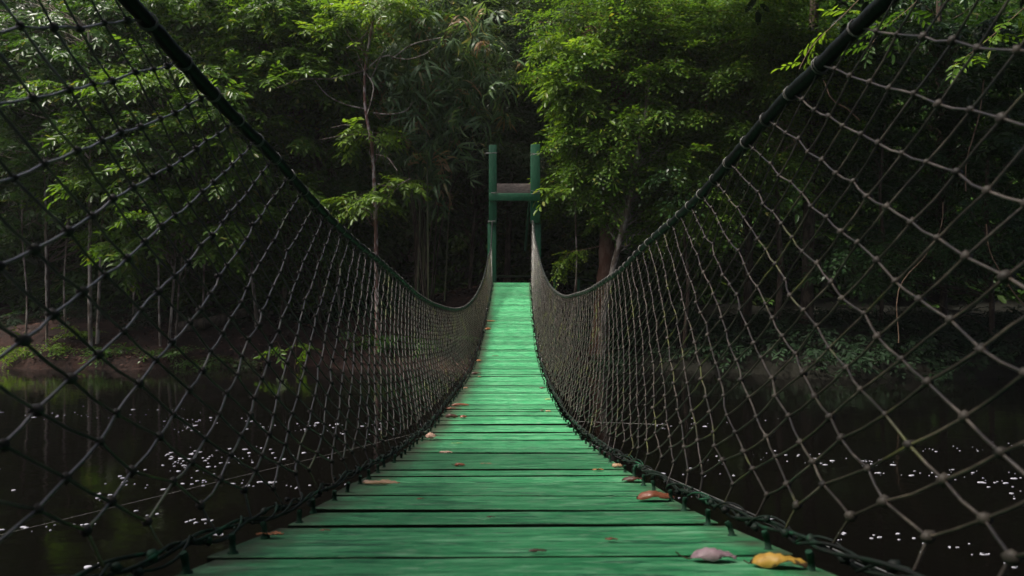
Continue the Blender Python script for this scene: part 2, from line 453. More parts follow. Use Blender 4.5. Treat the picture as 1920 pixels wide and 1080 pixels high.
# deck planks
lines = [.55, .82]
for y in (1045, 985, 958, 930, 905, 893, 882, 865, 850, 842, 828): lines.append(deck_depth(y))
lines = sorted(lines)
while lines[-1] < 22.7: lines.append(lines[-1] + rng.choice([.17, .2, .23, .26, .3]) * rng.uniform(.9, 1.1))
d = lines[0]
while d > -1.8: d -= .24; lines.insert(0, d)
lines[-1] = 22.95
dp = []; PLANK = []
for a0, b0 in zip(lines[:-1], lines[1:]):
    gap = rng.choice([.007, .012, .020, .034], p=[.3, .3, .25, .15])
    for yy, gp in ((1045, .014), (985, .012), (958, .022), (930, .012), (905, .010), (893, .009), (882, .014), (865, .009), (850, .030), (842, .026), (828, .012)):
        if abs(a0 - deck_depth(yy)) < .004: gap = gp
    n = 17; xs = np.linspace(-1, 1, n)
    L = HW + rng.uniform(.0, .03); sh = rng.normal(0, .006)
    c0 = float(xc((a0 + b0) / 2))
    ea = a0 + gap + np.cumsum(rng.normal(0, .0009, n)); eb = b0 - .001 + np.cumsum(rng.normal(0, .0009, n))
    skew = rng.normal(0, .003) * xs
    zo = float(np.clip(rng.normal(0, .0042), -.007, .007)) * (.25 if a0 < 3.3 else 1.0); PLANK.append((a0, b0, zo))
    zz = zo + rng.normal(0, .0012) * xs - (.001 if a0 < 3.3 else .004) * rng.uniform(-1, 1) * (1 - xs**2)
    za = CZ + zd(a0) + zz; zb = CZ + zd(b0) + zz + (rng.normal(0, .002) if a0 > 3.3 else -abs(rng.normal(0, .0015)))
    X0 = c0 + sh + xs * L
    be = .0016
    rings = [np.stack([X0, ea + skew, za - .034], -1), np.stack([X0, ea + skew, za - be], -1), np.stack([X0, ea + skew + be, za], -1),
             np.stack([X0, eb + skew - be, zb], -1), np.stack([X0, eb + skew, zb - be], -1), np.stack([X0, eb + skew, zb - .034], -1)]
    V = np.stack(rings, 1)      # n,6,3
    i, j = np.meshgrid(np.arange(n - 1), np.arange(6), indexing='ij')
    f = np.stack([i * 6 + j, (i + 1) * 6 + j, (i + 1) * 6 + (j + 1) % 6, i * 6 + (j + 1) % 6], -1).reshape(-1, 4)
    V = V.reshape(-1, 3)
    o6 = np.arange(6)
    V6 = V; fe = np.array([o6, (n - 1) * 6 + o6[::-1]])
    # one island: pad side faces as 6-gons sharing the same vertices
    dp.append((V6, f, fe))
parts = []
vv, ff, gg, offn = [], [], [], 0
for V6, f, fe in dp:
    vv.append(V6); ff.append(f + offn); gg.append(fe + offn); offn += len(V6)
VV = np.concatenate(vv)
def mesh_shared(name, V, fl, mat, parent, midx=None, mat2=None):
    me = bpy.data.meshes.new(name)
    me.from_pydata((V).tolist(), [], [list(map(int, r)) for q in fl for r in q])
    me.materials.append(mat)
    if mat2: me.materials.append(mat2); me.polygons.foreach_set('material_index', midx)
    o = bpy.data.objects.new(name, me); COL.objects.link(o); o.parent = parent
    return o
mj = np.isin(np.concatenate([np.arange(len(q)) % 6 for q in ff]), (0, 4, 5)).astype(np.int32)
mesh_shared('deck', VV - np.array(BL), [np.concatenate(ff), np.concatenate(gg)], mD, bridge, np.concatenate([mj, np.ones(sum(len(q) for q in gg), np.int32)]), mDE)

ds = np.arange(-1.9, 22.96, .06)
for s in (-1, 1):
    # carrying cables under the deck
    pts = np.stack([xc(ds) + s * .45, ds, CZ + zd(ds) - .06], -1)
    mesh('deck_cable', shift(tube(pts, .016, 6), BL), mK, bridge, True)
    # hand cable, a hose-covered rope
    dc = np.arange(-1.9, 23.01, .05)
    pts = cable_pt(s, dc) + rng.normal(0, .0012, (len(dc), 3))
    hr = .023 + .0015 * np.sin(dc * 9)
    hc = mesh('hand_cable', shift(tube(pts, hr, 12), BL), mC, bridge, True)
    # netting
    st = .112
    cols = np.arange(-1.7, 22.75, st); nc = len(cols); J = 22
    cab = cable_pt(s, cols); edg = edge_pt(s, cols)
    T = np.concatenate([[0], .055 + .945 * ((np.arange(1, J + 1) - 1) / (J - 1)) ** 1.12])
    K = edg[:, None] * (1 - T)[None, :, None] + cab[:, None] * T[None, :, None]
    K[..., 0] += s * (.05 * np.sin(T * np.pi))[None] * smooth(-cols, -20, -14)[:, None]
    amp = .0036 * np.minimum(1, np.sin(np.clip(T, 0, 1) * np.pi) * 2 + .15)
    K += rng.normal(0, 1, K.shape) * amp[None, :, None]
    low = smooth(-T, -.28, 0)[None, :, None]
    wob = np.stack([np.sin(cols * 7 + 1) * .01, rng.normal(0, .018, nc), rng.normal(0, .008, nc)], -1)
    K += wob[:, None] * low * (T > .01)[None, :, None]
    A, B, Q = [], [], []
    for c in range(nc):
        for j in range(J + 1):
            if (c + j) % 2: continue
            if 0 < j < J: Q.append(K[c, j])
            if j == 0: continue
            if c + 1 < nc and j + 1 <= J: A.append(K[c, j]); B.append(K[c + 1, j + 1])
            if c + 1 < nc and j - 1 >= 1: A.append(K[c, j]); B.append(K[c + 1, j - 1])
            if j == 1:      # short vertical tie down to the edge rope
                A.append(K[c, 1]); B.append(edg[c] + [0, rng.normal(0, .02), 0])
    A, B, Q = map(np.array, (A, B, Q))
    mid = (A + B) / 2 + rng.normal(0, .0016, A.shape); mid[:, 2] -= .002
    mesh('side_net', shift(segs(A, B, .0029 + .0010 * smooth(A[:, 1], 2.5, 7), 6, mid) + octa(Q, rng.uniform(.0085, .012, len(Q))), BL), mR, bridge, True, mKN)
    # lashings round the hand cable
    for c in range(0, nc, 2):
        lp = []
        c0 = cab[c]; tdir = cable_pt(s, cols[c] + .02) - c0; tdir /= np.linalg.norm(tdir)
        u = np.cross(tdir, [0, 0, 1]); u /= np.linalg.norm(u); b = np.cross(u, tdir)
        for k in range(2):
            an = np.linspace(0, 2 * np.pi, 13); th = rng.normal(0, .25)
            ring = c0 + (k * .009 + rng.normal(0, .004)) * tdir + .0262 * (np.cos(an)[:, None] * u + np.sin(an)[:, None] * b) + (np.cos(an) * th * .02)[:, None] * tdir
            lp += tube(ring, .0022, 5, False)
        mesh('lashing', shift(lp, BL), mL, hc, True)
    # twisted ropes along the deck edge
    er = []
    de = np.arange(-1.8, 22.9, .025)
    base = edge_pt(s, de)
    for k, (rad, amp_, om, ph) in enumerate([(.0042, .008, 14, 0), (.0040, .010, 11, 2), (.0036, .011, 17, 4), (.0028, .018, 23, 1)]):
        pts = base.copy()
        pts[:, 0] += amp_ * np.cos(de * om + ph) + .01 * np.sin(de * 3.1 + k)
        pts[:, 2] += amp_ * np.sin(de * om + ph) + .006 * np.sin(de * 4.3 + 2 * k) + .006
        er += tube(pts, rad, 6)
    kd = np.arange(-1.7, 22.8, .0725)
    kk = edge_pt(s, kd) + rng.normal(0, .009, (len(kd), 3)) + [0, 0, .005]
    er += octa(kk, rng.uniform(.006, .012, len(kd)))
    mesh('edge_rope', shift(er, BL), mE, bridge, True)
    # bolts standing along the edge, one or two to a plank
    bd = np.arange(.42, 22.7, .218) + rng.normal(0, .02, len(np.arange(.42, 22.7, .218)))
    rest = []
    for q, dv in enumerate(bd):
        x = float(xc(dv)) + s * (HW - .012 + rng.normal(0, .006)); z = CZ + float(zd(dv)) - .001
        hgt = rng.uniform(.036, .046); lean = rng.normal(0, .006, 2)
        pr = np.array([[0, 0, 0], [0, 0, .004], [0, 0, .0042], [lean[0] * .5, lean[1] * .5, hgt * .75], [lean[0] * .6, lean[1] * .6, hgt * .78], [lean[0], lean[1], hgt]])
        pp = tube(pr, np.array([.0125, .0115, .0075, .0068, .0085, .0065]), 8)
        if q < 48:
            o = mesh('edge_bolt', pp, mK, bridge, False); o.location = (x, dv, z - CZ)
        else:
            rest += shift(pp, (-x, -dv, CZ - z))
    o = mesh('edge_bolt', rest, mK, bridge); o['kind'] = 'stuff'

# stay wires
def wire(name, a, b, r, label, group=None, sag=0.0, n=12, second=None, mt=None):
    a, b = np.asarray(a, float), np.asarray(b, float)
    tt = np.linspace(0, 1, n)[:, None]
    pts = a * (1 - tt) + b * tt; pts[:, 2] -= (sag * 4 * tt * (1 - tt))[:, 0]
    pr = tube(pts, r, 6)
    if second is not None: pr += tube(pts + np.asarray(second), r, 6)
    return tag(mesh(name, pr, mt or mW, None, True), label, 'wire', group)
a1, b1 = P(1100, 829, 4.9), P(1660, 1072, 1.58)
wire('stay_wire', a1, b1 + (b1 - a1) * .45, .0022, 'bright twin steel wire beside the right edge of the deck', second=(.006, 0, -.012))
a1, b1 = P(806, 806, 5.6), P(0, 1003, 4.6)
wire('stay_wire', a1, b1 + (b1 - a1) * .8, .0013, 'thin grey stay wire slanting out over the water on the left', mt=mL)
a1, b1 = P(1078, 790, 6.4), P(1210, 795, 6.2)
wire('stay_wire', a1, b1 + (b1 - a1) * .3, .0022, 'short level grey wire behind the right net low over the water', mt=mL)

# far portal
TD = 23.1
tw = empty('bridge_portal', (0, TD, CZ))
tag(tw, 'tall green wooden portal frame at the far end of the footbridge', 'gateway')
def tp(name, c, s, mat=mG, parent=None, rot=0.0):
    return mesh(name, shift(box(c, s, rot), (0, TD, CZ)), mat, parent or tw)
m_ = TD / F
def px_box(name, x0, x1, y0, y1, dy, depth, mat=mG):
    """a squared timber with slightly worn, rounded edges"""
    c = np.array([((x0 + x1) / 2 - 960) * m_, TD + dy, CZ + (540 - (y0 + y1) / 2) * m_])
    o = tp(name, c, ((x1 - x0) * m_, depth, (y1 - y0) * m_), mat)
    b = o.modifiers.new('b', 'BEVEL'); b.width = .015; b.segments = 2
    return o
px_box('post', 916.5, 931.5, 271, 418, .17, .26)
px_box('post', 995, 1013, 270, 418, .17, .26)
px_box('lower_post', 914, 930.5, 418, 575, .30, .26)
px_box('lower_post', 998, 1015, 418, 575, .30, .26)
px_box('crossbeam', 917, 1013, 362.5, 377, -.02, .10)
px_box('header_board', 931, 996, 340, 363, .52, .06, mB)
px_box('foot_rail', 930, 999, 515, 520, .95, .06, mDE)
pr = []
for (x0, x1, y0, y1) in ((910, 932, 286, 288), (994, 1014, 287, 291), (921, 932, 361, 362), (996, 1014, 357, 364), (915, 929, 414, 416)):
    xx = np.linspace(0, 1, 6); pr = []
    for sg in (0, 1):
        q = np.array([P(x0 + (x1 - x0) * k, y0 + (y1 - y0) * (k if sg else 1 - k), TD - .09 + .01 * sg) for k in xx])
        pr += tube(q, .012, 5)
    mesh('wire_tie', shift(pr, (0, TD, CZ)), mL, tw)
q = [P(993, 378, TD + .6), P(985, 470, TD + 2.2)]
mesh('brace', shift(tube(q, .05, 6), (0, TD, CZ)), mG, tw)
a1, b1 = P(1013, 376, TD), P(1080, 388, 26)
tag(mesh('tie_wire', tube([a1, (a1 + b1) / 2 - [0, 0, .08], b1], .012, 5), mL), 'slack thin wire tied from the right post of the green portal to the trees', 'wire')

lr = empty('landing_railing', tuple(P(1100, 560, 24.6)))
tag(lr, 'low dark green railing on the bank right of the portal', 'railing')
lo = np.array(lr.location)
mesh('rail', shift(tube([P(1018, 512, 24.2), P(1125, 528, 24.8)], .05, 6), lo), mDE, lr)
for x in (1040, 1085, 1122):
    top = P(x, 514 + (x - 1018) * .14, 24.2 + (x - 1018) * .0055); bt = top.copy(); bt[2] = ground_h(bt[0], bt[1]) - .1
    mesh('rail_post', shift(tube([bt, top], .05, 6), lo), mG, lr)

# ---------------------------------------------------------------- fallen leaves on the deck
def dead_mat(name, a, b, edge=None, rough=.45):
    m, t, p = material(name, rough, .4)
    c = ramp(t, noise(t, 18, 5, .65), [(.3, a), (.7, b)])
    if edge: c = mix(t, ramp(t, noise(t, 34, 3), [(.52, 0.0), (.6, 1.0)]), c, edge)
    c = mix(t, ramp(t, noise(t, 120, 3), [(.55, 0.0), (.7, .5)]), c, tuple(x * .4 for x in a))
    t.links.new(c, p.inputs['Base Color']); bump(t, p, noise(t, 80, 4), .5, .002)
    return m
DEAD = {'brown': dead_mat('dead_brown', (.16, .05, .025), (.30, .11, .06), None, .32),
        'dark': dead_mat('dead_dark', (.05, .02, .015), (.12, .05, .03)),
        'purple': dead_mat('dead_purple', (.22, .14, .16), (.42, .30, .33)),
        'yellow': dead_mat('dead_yellow', (.42, .22, .03), (.55, .36, .07), (.05, .03, .015)),
        'pink': dead_mat('dead_pink', (.45, .27, .19), (.62, .42, .32)),
        'tan': dead_mat('dead_tan', (.30, .17, .09), (.45, .29, .17)),
        'orange': dead_mat('dead_orange', (.32, .10, .03), (.45, .18, .06)),
        'green': dead_mat('dead_green', (.25, .42, .12), (.35, .52, .2))}
def fallen(px, py, L, W, yaw, cup, bend, mat, label, stem=0.0, roll=0.0, lift=0.0):
    n, k = 13, 7
    u = np.linspace(0, 1, n); prof = np.sin(np.pi * u ** .85) ** .75; prof[0] = prof[-1] = .02
    U, Vv = np.meshgrid(u, np.linspace(-1, 1, k), indexing='ij')
    wv = prof[:, None] * Vv * W / 2 * (1 + .10 * np.sin(U * 17 + L * 70 + Vv) + .06 * np.sin(U * 41))
    z = (cup * .62 * W + max(bend, 0) * L * .5) * prof[:, None] ** 1.1 * (1 - np.abs(Vv) ** 1.7) + np.abs(Vv) ** 3 * .10 * W * (np.sin(U * 9 + 1.3 * Vv + L * 90) + .6) * prof[:, None] - .05 * W * np.exp(-(Vv / .15) ** 2) + .0015 * np.sin(U * 40) + .006 * np.sin(U * 7 + Vv * 3) * (W / .05) * .4
    v = np.stack([(U - .5) * L, wv * math.cos(roll) - z * math.sin(roll), wv * math.sin(roll) + z * math.cos(roll)], -1).reshape(-1, 3)
    cr, sr = math.cos(yaw), math.sin(yaw)
    M = np.array([[cr, sr, 0], [-sr, cr, 0], [0, 0, 1]])
    v = v @ M
    low = v[:, 2].min(); v[:, 2] += -low + .003 + lift
    c = on_deck(px, py); dv = c[1]
    slope = float((zd(dv + .05) - zd(dv - .05)) / .1)
    v[:, 2] += v[:, 1] * slope
    i, j = np.meshgrid(np.arange(n - 1), np.arange(k - 1), indexing='ij')
    f = np.stack([i * k + j, (i + 1) * k + j, (i + 1) * k + j + 1, i * k + j + 1], -1).reshape(-1, 4)
    o = mesh('fallen_leaf', [(v, f)], DEAD[mat], None, True)
    zo = max([q[2] for q in PLANK if q[0] - .03 < dv < q[1] + .03] + [0])
    o.location = (c[0], dv, CZ + float(zd(dv)) + zo + .003)
    s = o.modifiers.new('s', 'SOLIDIFY'); s.thickness = .0012
    tag(o, label, 'leaf', 'fallen leaves on the green deck')
    if stem:
        e0 = v.reshape(n, k, 3)[0, k // 2]; dr = np.array([-cr, -sr, 0])
        pts = [e0 + dr * stem * q + [0, 0, stem * .45 * q * q] for q in np.linspace(0, 1, 5)]
        mesh('stem', tube(pts, .0014, 5), DEAD['dark'], o)
FL = [
 (1229, 940, .135, .075, .06, .55, .05, 'brown', 'large glossy red-brown domed leaf by the right edge rope', 0, 0),
 (1338, 1056, .092, .055, -.05, .45, .16, 'purple', 'greyish purple domed leaf with a thin stalk near the bottom right', .03, 0),
 (1462, 1070, .108, .062, -.35, .4, .14, 'yellow', 'yellow leaf with blackened edges at the bottom right corner of the deck', .012, 0),
 (1188, 904, .10, .05, 0, .5, .03, 'dark', 'dark brown leaf tucked under the right edge rope behind the large glossy one', 0, 0),
 (1157, 879, .055, .04, .1, .4, .06, 'tan', 'small curled tan leaf beside the right edge rope', 0, .4),
 (1121, 884, .055, .028, 0, .1, .01, 'orange', 'small flat orange-brown leaf on a plank gap, right half of the deck', 0, 0),
 (1146, 1017, .030, .018, -.1, .1, .0, 'brown', 'small reddish brown leaf alone on the wide plank at lower right', 0, 0),
 (716, 911, .15, .03, .02, .5, -.03, 'tan', 'long curled tan leaf with an upturned stalk by the left edge', 0, .5),
 (690, 908, .05, .035, .1, .4, .05, 'pink', 'pinkish curled leaf lying against the long curled tan one', 0, 0),
 (506, 1007, .07, .03, 0, .1, .0, 'orange', 'rust red leaf beside a bolt near the bottom left', 0, 0),
 (609, 999, .028, .012, .1, .3, .02, 'brown', 'tiny brown curl right of the rust red leaf', 0, 0),
 (808, 824, .09, .055, .5, .3, .05, 'pink', 'pale pink leaf standing half upright by the left edge', 0, .75),
 (836, 852, .085, .03, -.15, .3, .03, 'pink', 'pinkish tan narrow leaf below the pale upright one', 0, .2),
 (862, 877, .055, .03, .0, .6, .05, 'brown', 'brown folded leaf left of centre on the deck', .015, .4),
 (911, 872, .06, .014, -.1, .1, .02, 'tan', 'thin straw coloured sliver of leaf near the middle of the deck', 0, 0),
 (863, 763, .20, .055, .12, .6, .06, 'brown', 'long rolled brown leaf where the deck starts to level out', .02, .3),
 (845, 769, .10, .05, .1, .5, .04, 'brown', 'short brown leaf tucked left of the long rolled one', 0, 0),
 (847, 785, .13, .06, -.1, .8, .06, 'dark', 'dark brown leaf curled into a tube by the left edge', 0, .4),
 (869, 785, .075, .06, .3, .5, .08, 'brown', 'crumpled rounded brown leaf right of the dark tube-shaped one', 0, .2),
 (857, 833, .085, .018, -.05, .1, .01, 'green', 'pale green narrow leaf lying flat on the deck', 0, 0),
 (893, 703, .17, .06, .1, .6, .07, 'dark', 'curled dark leaf by the left edge in the far half of the deck', .02, .3),
 (899, 707, .05, .04, .0, .4, .05, 'tan', 'small pale tan leaf just before the curled dark one', 0, 0),
 (921, 603, .22, .06, .0, .3, .02, 'orange', 'farthest orange-brown leaf on the rising deck', 0, 0),
 (915, 618, .16, .08, .3, .5, .05, 'orange', 'orange leaf against the left rope below the farthest one', 0, .3),
 (929, 668, .14, .04, .0, .3, .02, 'dark', 'thin dark leaf in the middle of the far deck', 0, 0),
 (898, 678, .10, .07, .2, .4, .06, 'orange', 'orange-tan leaf at the left edge before the thin dark one', 0, .3),
 (873, 729, .07, .05, .1, .4, .06, 'tan', 'small peach coloured leaf at the left edge above the long rolled one', 0, .2),
 (788, 939, .025, .014, .2, .3, .05, 'brown', 'tiny brown scrap on the plank right of the long curled tan leaf', 0, 0),
 (920, 974, .024, .012, .1, .3, .02, 'dark', 'tiny dark scrap in the middle of the deck, second from the bottom', 0, 0),
 (1008, 1040, .040, .012, .1, .4, .02, 'dark', 'dark crumbled scrap on the plank gap near the bottom centre', 0, .3),
 (1028, 773, .06, .03, .0, .3, .05, 'tan', 'small yellowish leaf near the right edge of the middle deck', 0, .2),
 (1017, 772, .05, .025, .3, .4, .03, 'dark', 'small dark leaf left of the yellowish one at the right edge', 0, .2),
 (1017, 729, .09, .05, .0, .5, .05, 'dark', 'dark leaf under the right rope in the far half', 0, 0),
 (1027, 750, .07, .03, .0, .3, .02, 'yellow', 'small yellow leaf against the right rope of the middle deck', 0, 0),
]
for a_ in FL:
    px, py, L, W, yaw, cup, bend, mat, lab, stm, roll = a_
    fallen(px, py, L, W, yaw, cup, bend, mat, lab, stm, roll)

# ---------------------------------------------------------------- foliage
def leaf_tpl(kind):
    """one leaf along +x, its face up; verts and quads"""
    if kind == 'broad':
        v = np.array([[0, 0, 0], [.30, .19, .03], [.72, .17, .0], [1, 0, -.14], [.72, -.17, .0], [.30, -.19, .03]])
        return v, np.array([[0, 3, 2, 1], [0, 5, 4, 3]])
    v = np.array([[0, 0, 0], [.45, .24, .05], [1, 0, -.08], [.45, -.24, .05]])
    return v, np.array([[0, 3, 2, 1]])
def rotz(a): return np.array([[math.cos(a), -math.sin(a), 0], [math.sin(a), math.cos(a), 0], [0, 0, 1.0]])
def roty(a): return np.array([[math.cos(a), 0, math.sin(a)], [0, 1, 0], [-math.sin(a), 0, math.cos(a)]])
def rotx(a): return np.array([[1, 0, 0], [0, math.cos(a), -math.sin(a)], [0, math.sin(a), math.cos(a)]])
def spray_tpl(kind, g):
    V, Fq, off = [], [], 0
    if kind == 'blade':
        for k in range(7):
            L = g.uniform(.55, 1.0); n = 6; u = np.linspace(0, 1, n); droop = g.uniform(.5, 1.3)
            wv = .036 * np.sin(np.pi * np.clip(u * .85 + .12, 0, 1)); th = u * droop * 1.6 - g.uniform(.1, .6)
            x = np.cumsum(np.cos(th)) / n * L; z = -np.cumsum(np.sin(th)) / n * L
            v = np.concatenate([np.stack([x, wv, z], -1), np.stack([x, -wv, z], -1)]) @ rotz(g.uniform(-1.1, 1.1)).T
            v += [k * .07, 0, 0]
            q = np.arange(n - 1); f = np.stack([q, q + 1, q + 1 + n, q + n], -1)
            V.append(v); Fq.append(f + off); off += len(v)
        return np.concatenate(V), np.concatenate(Fq)
    lt, lf = leaf_tpl('broad' if kind in ('broad', 'pinnate') else 'small')
    n, L, T = {'broad': (9, .19, .6), 'small': (13, .095, .5), 'pinnate': (13, .16, .6), 'fine': (16, .075, .5)}[kind]
    for k in range(n):
        u = (k + .7) / n; s = 1 if k % 2 else -1
        if k == n - 1: s = 0
        l = L * g.uniform(.75, 1.2)
        M = rotz(s * g.uniform(.7, 1.15)) @ roty(g.uniform(-.05, .5)) @ rotx(g.normal(0, .28))
        base = np.array([u * T, s * .01, -.22 * T * u * u + g.normal(0, .012)])
        if kind in ('small', 'fine'): base[1] += s * g.uniform(0, .1)
        V.append((lt * l) @ M.T + base); Fq.append(lf + off); off += len(lt)
    # the twig that carries them
    tw_ = np.array([[0, 0, 0], [T, .0, -.22 * T], [T, .004, -.22 * T], [0, .008, 0]])
    V.append(tw_); Fq.append(np.array([[0, 1, 2, 3]]) + off)
    return np.concatenate(V), np.concatenate(Fq)
gt = np.random.default_rng(3)
TPL = {k: [spray_tpl(k, gt) for _ in range(8)] for k in ('broad', 'small', 'blade', 'pinnate', 'fine')}

def sprays(pos, dirs, kind, scale, g, roll=.3):
    """pos Nx3, dirs Nx3 (twig direction) -> merged parts"""
    n = len(pos)
    if n == 0: return []
    d = dirs / (np.linalg.norm(dirs, axis=1)[:, None] + 1e-9)
    y = np.cross(np.array([0, 0, 1.0]), d); y /= np.linalg.norm(y, axis=1)[:, None] + 1e-9
    z = np.cross(d, y)
    a = g.normal(0, roll, n)[:, None]
    y2 = y * np.cos(a) + z * np.sin(a); z2 = -y * np.sin(a) + z * np.cos(a)
    M = np.stack([d, y2, z2], -1) * (scale * g.uniform(.75, 1.25, n))[:, None, None]
    which = g.integers(0, 8, n); out = []
    for k in range(8):
        s = which == k
        if not s.any(): continue
        v, f = TPL[kind][k]
        VV = np.einsum('nij,mj->nmi', M[s], v) + pos[s][:, None]
        out.append((VV.reshape(-1, 3), (np.arange(s.sum())[:, None, None] * len(v) + f[None]).reshape(-1, 4)))
    return out

def wiggle(a, b, n, amp, g):
    a, b = np.asarray(a, float), np.asarray(b, float)
    tt = np.linspace(0, 1, n)[:, None]
    w = np.cumsum(g.normal(0, 1, (n, 3)), 0); w -= w[0] + (w[-1] - w[0]) * tt
    return a * (1 - tt) + b * tt + w * amp / math.sqrt(n)
def polyline(pts, n):
    pts = np.asarray(pts, float); s = np.concatenate([[0], np.cumsum(np.linalg.norm(np.diff(pts, axis=0), axis=1))])
    u = np.linspace(0, s[-1], n)
    return np.stack([cubic(s, pts[:, k])(u) for k in range(3)], -1)

DENS = 1.9
def foliage(blobs, kind, scale, g, trunk=None, limb_r=.02, face=(0, -1, 0)):
    """blobs: (px, py, depth, rx_px, ry_px, rdepth_m, clumps, sprays_per_clump)"""
    leaf, wood = [], []
    for (px, py, d, rx, ry, rd, nc, ns) in blobs:
        C = P(px, py, d); r = np.array([rx * d / F, rd, ry * d / F])
        q = g.normal(0, 1, (int(nc * DENS), 3)); q /= np.linalg.norm(q, axis=1)[:, None]
        q *= (g.uniform(.12, 1, int(nc * DENS)) ** .45 * g.uniform(.65, 1.5, int(nc * DENS)))[:, None]
        nc = int(nc * DENS); cc = C + q * r
        for c in cc:
            m = max(4, int(ns * g.uniform(.5, 1.4)))
            u = (c - C) / r * [1, .7, .15] + g.normal(0, .55, 3) * [1, 1, .25] + np.array(face) * .5
            u[2] = u[2] * .5 + g.uniform(-.15, .25); u /= np.linalg.norm(u)
            Lb = g.uniform(.7, 1.9) * min(1.0, max(.3, r.max() / 1.3)); lat = np.cross(u, [0, 0, 1.0]); lat /= np.linalg.norm(lat) + 1e-9
            tt = g.uniform(.05, 1, m) ** .8; sd = np.where(g.uniform(0, 1, m) < .5, -1, 1) * g.uniform(.15, 1, m)
            droop = g.uniform(.15, .6)
            cen = c + u * (tt * Lb)[:, None]; cen[:, 2] -= droop * tt * tt * Lb * .6
            pos = cen + lat * (sd * .30 * (1.15 - tt) * Lb)[:, None] + g.normal(0, .07, (m, 3))
            di = u * (.5 + tt)[:, None] + lat * (sd * 1.0)[:, None] + g.normal(0, .25, (m, 3))
            di[:, 2] -= g.uniform(.1, .5 + droop, m)
            leaf += sprays(pos, di, kind, scale, g)
            if trunk is not None:
                k = int(np.argmin(np.linalg.norm(trunk - (c - [0, 0, 1.0 + .3 * abs(c[0] - C[0])]), axis=1)))
                e_ = c + u * Lb; e_[2] -= droop * Lb * .6
                w_ = np.vstack([wiggle(trunk[k], c, 7, .28, g), wiggle(c, e_, 4, .03, g)[1:]]); w_[1:6, 2] += .15
                wood += tube(w_, np.linspace(limb_r, limb_r * .25, 10), 4, False)
    return leaf, wood

def group_parts(parts):
    """merge parts with the same face size"""
    if not parts: return parts
    out, off = {}, {}
    for v, f in parts:
        k = f.shape[1]; a, b = out.setdefault(k, ([], [])); o = off.get(k, 0)
        a.append(v); b.append(f + o); off[k] = o + len(v)
    return [(np.concatenate(a), np.concatenate(b)) for a, b in out.values()]

NLEAF = [0]
def tree(name, label, cat, trunks, blobs, kind='broad', leafm='mid', bark='brown', scale=1.0, seed=0, group=None, limb_r=.022, extra=None):
    """trunks: list of (points, base radius, top radius)"""
    g = np.random.default_rng(seed + 100)
    wood, tpts = [], []
    for pts, r0, r1 in trunks:
        L = polyline(pts, 26); L = L + np.cumsum(g.normal(0, .006, L.shape), 0)
        gz = float(ground_h(L[0, 0], L[0, 1]))
        L[0, 2] = min(L[0, 2], gz - .1)
        rr = np.linspace(r0, r1, 26) * (1 + g.normal(0, .05, 26)); rr[0] *= 1.35; rr[1] *= 1.12
        wood += tube(L, rr, 9); tpts.append(L)
    base = tpts[0][0].copy(); base[2] = float(ground_h(base[0], base[1]))
    o = empty(name, tuple(base)); tag(o, label, cat, group)
    scale *= 1.3
    leaf, w2 = foliage(blobs, kind, scale, g, np.concatenate(tpts), limb_r)
    mesh('trunk', group_parts(shift(wood + w2, base)), BARK[bark], o, True)
    if leaf:
        c = mesh('crown', group_parts(shift(leaf, base)), LEAF[leafm], o)
        NLEAF[0] += len(c.data.polygons)
    if extra: extra(o, base, g)
    return o
def straight(px0, py1, d, px1=None, py0=None, bend=0):
    """trunk from the ground at px0 up to (px1, py1)"""
    x = (px0 - 960) * d / F; z = float(ground_h(x, d)) - .15
    px1 = px0 if px1 is None else px1
    a, b = np.array([x, d, z]), P(px1, py1, d)
    return [a, a * .66 + b * .34 + [bend, 0, 0], a * .33 + b * .67 + [-bend * .6, .1, 0], b]

# left bank
tree('broadleaf_tree', 'tree with bright oval leaves at the top left of the bare-branched sapling', 'tree',
     [(straight(528, -60, 26.6, 560, bend=.15), .09, .05)],
     [(560, 95, 26, 150, 120, 1.7, 60, 15), (470, 30, 26, 120, 70, 1.5, 30, 14), (620, 190, 26.2, 80, 90, 1.3, 24, 13)], 'broad', 'bright', 'brown', .95, 1)
tree('broadleaf_tree', 'tree with layered oval leaf sprays on twin pale stems, behind the left net', 'tree',
     [(straight(316, 120, 24.3, 330, bend=.1), .045, .03), (straight(328, 180, 24.5, 380, bend=-.1), .035, .02)],
     [(350, 210, 25, 150, 110, 1.5, 50, 13), (270, 330, 25, 110, 80, 1.2, 22, 12), (440, 380, 24.8, 110, 60, 1.0, 18, 12), (330, 430, 24.8, 120, 35, .9, 9, 11), (480, 270, 25, 80, 70, 1.1, 16, 12)], 'broad', 'bright', 'pale', 1.0, 2)
tree('broadleaf_tree', 'shady tree with drooping leaves at the top left corner, on a thick pair of stems', 'tree',
     [(straight(170, 60, 24.3, 165), .075, .04), (straight(182, 60, 24.6, 205), .06, .03)],
     [(150, 110, 25.6, 150, 120, 1.8, 42, 12), (30, 220, 25.8, 100, 110, 1.5, 22, 11), (260, 60, 26, 110, 90, 1.4, 24, 12), (60, 30, 26.5, 120, 60, 1.5, 16, 12)], 'broad', 'mid', 'pale', .95, 3)
tree('small_leaved_tree', 'darker small-leaved tree between the bright oval-leaved tree and the bare-branched sapling', 'tree',
     [(straight(600, 150, 27.5, 590), .07, .04)],
     [(590, 320, 27.6, 100, 120, 1.4, 40, 14), (520, 440, 27, 110, 50, 1.2, 12, 12), (650, 120, 27.5, 70, 90, 1.2, 22, 14)], 'small', 'mid', 'brown', 1.3, 4)
tree('broadleaf_tree', 'dark tree filling the gap behind the top left corner', 'tree',
     [(straight(90, 60, 29.5, 80), .09, .05)],
     [(80, 200, 29.5, 210, 200, 2, 70, 15), (330, 120, 30, 180, 160, 2, 60, 15), (300, 380, 30, 200, 80, 1.5, 24, 12)], 'broad', 'dark', 'brown', 1.15, 5)
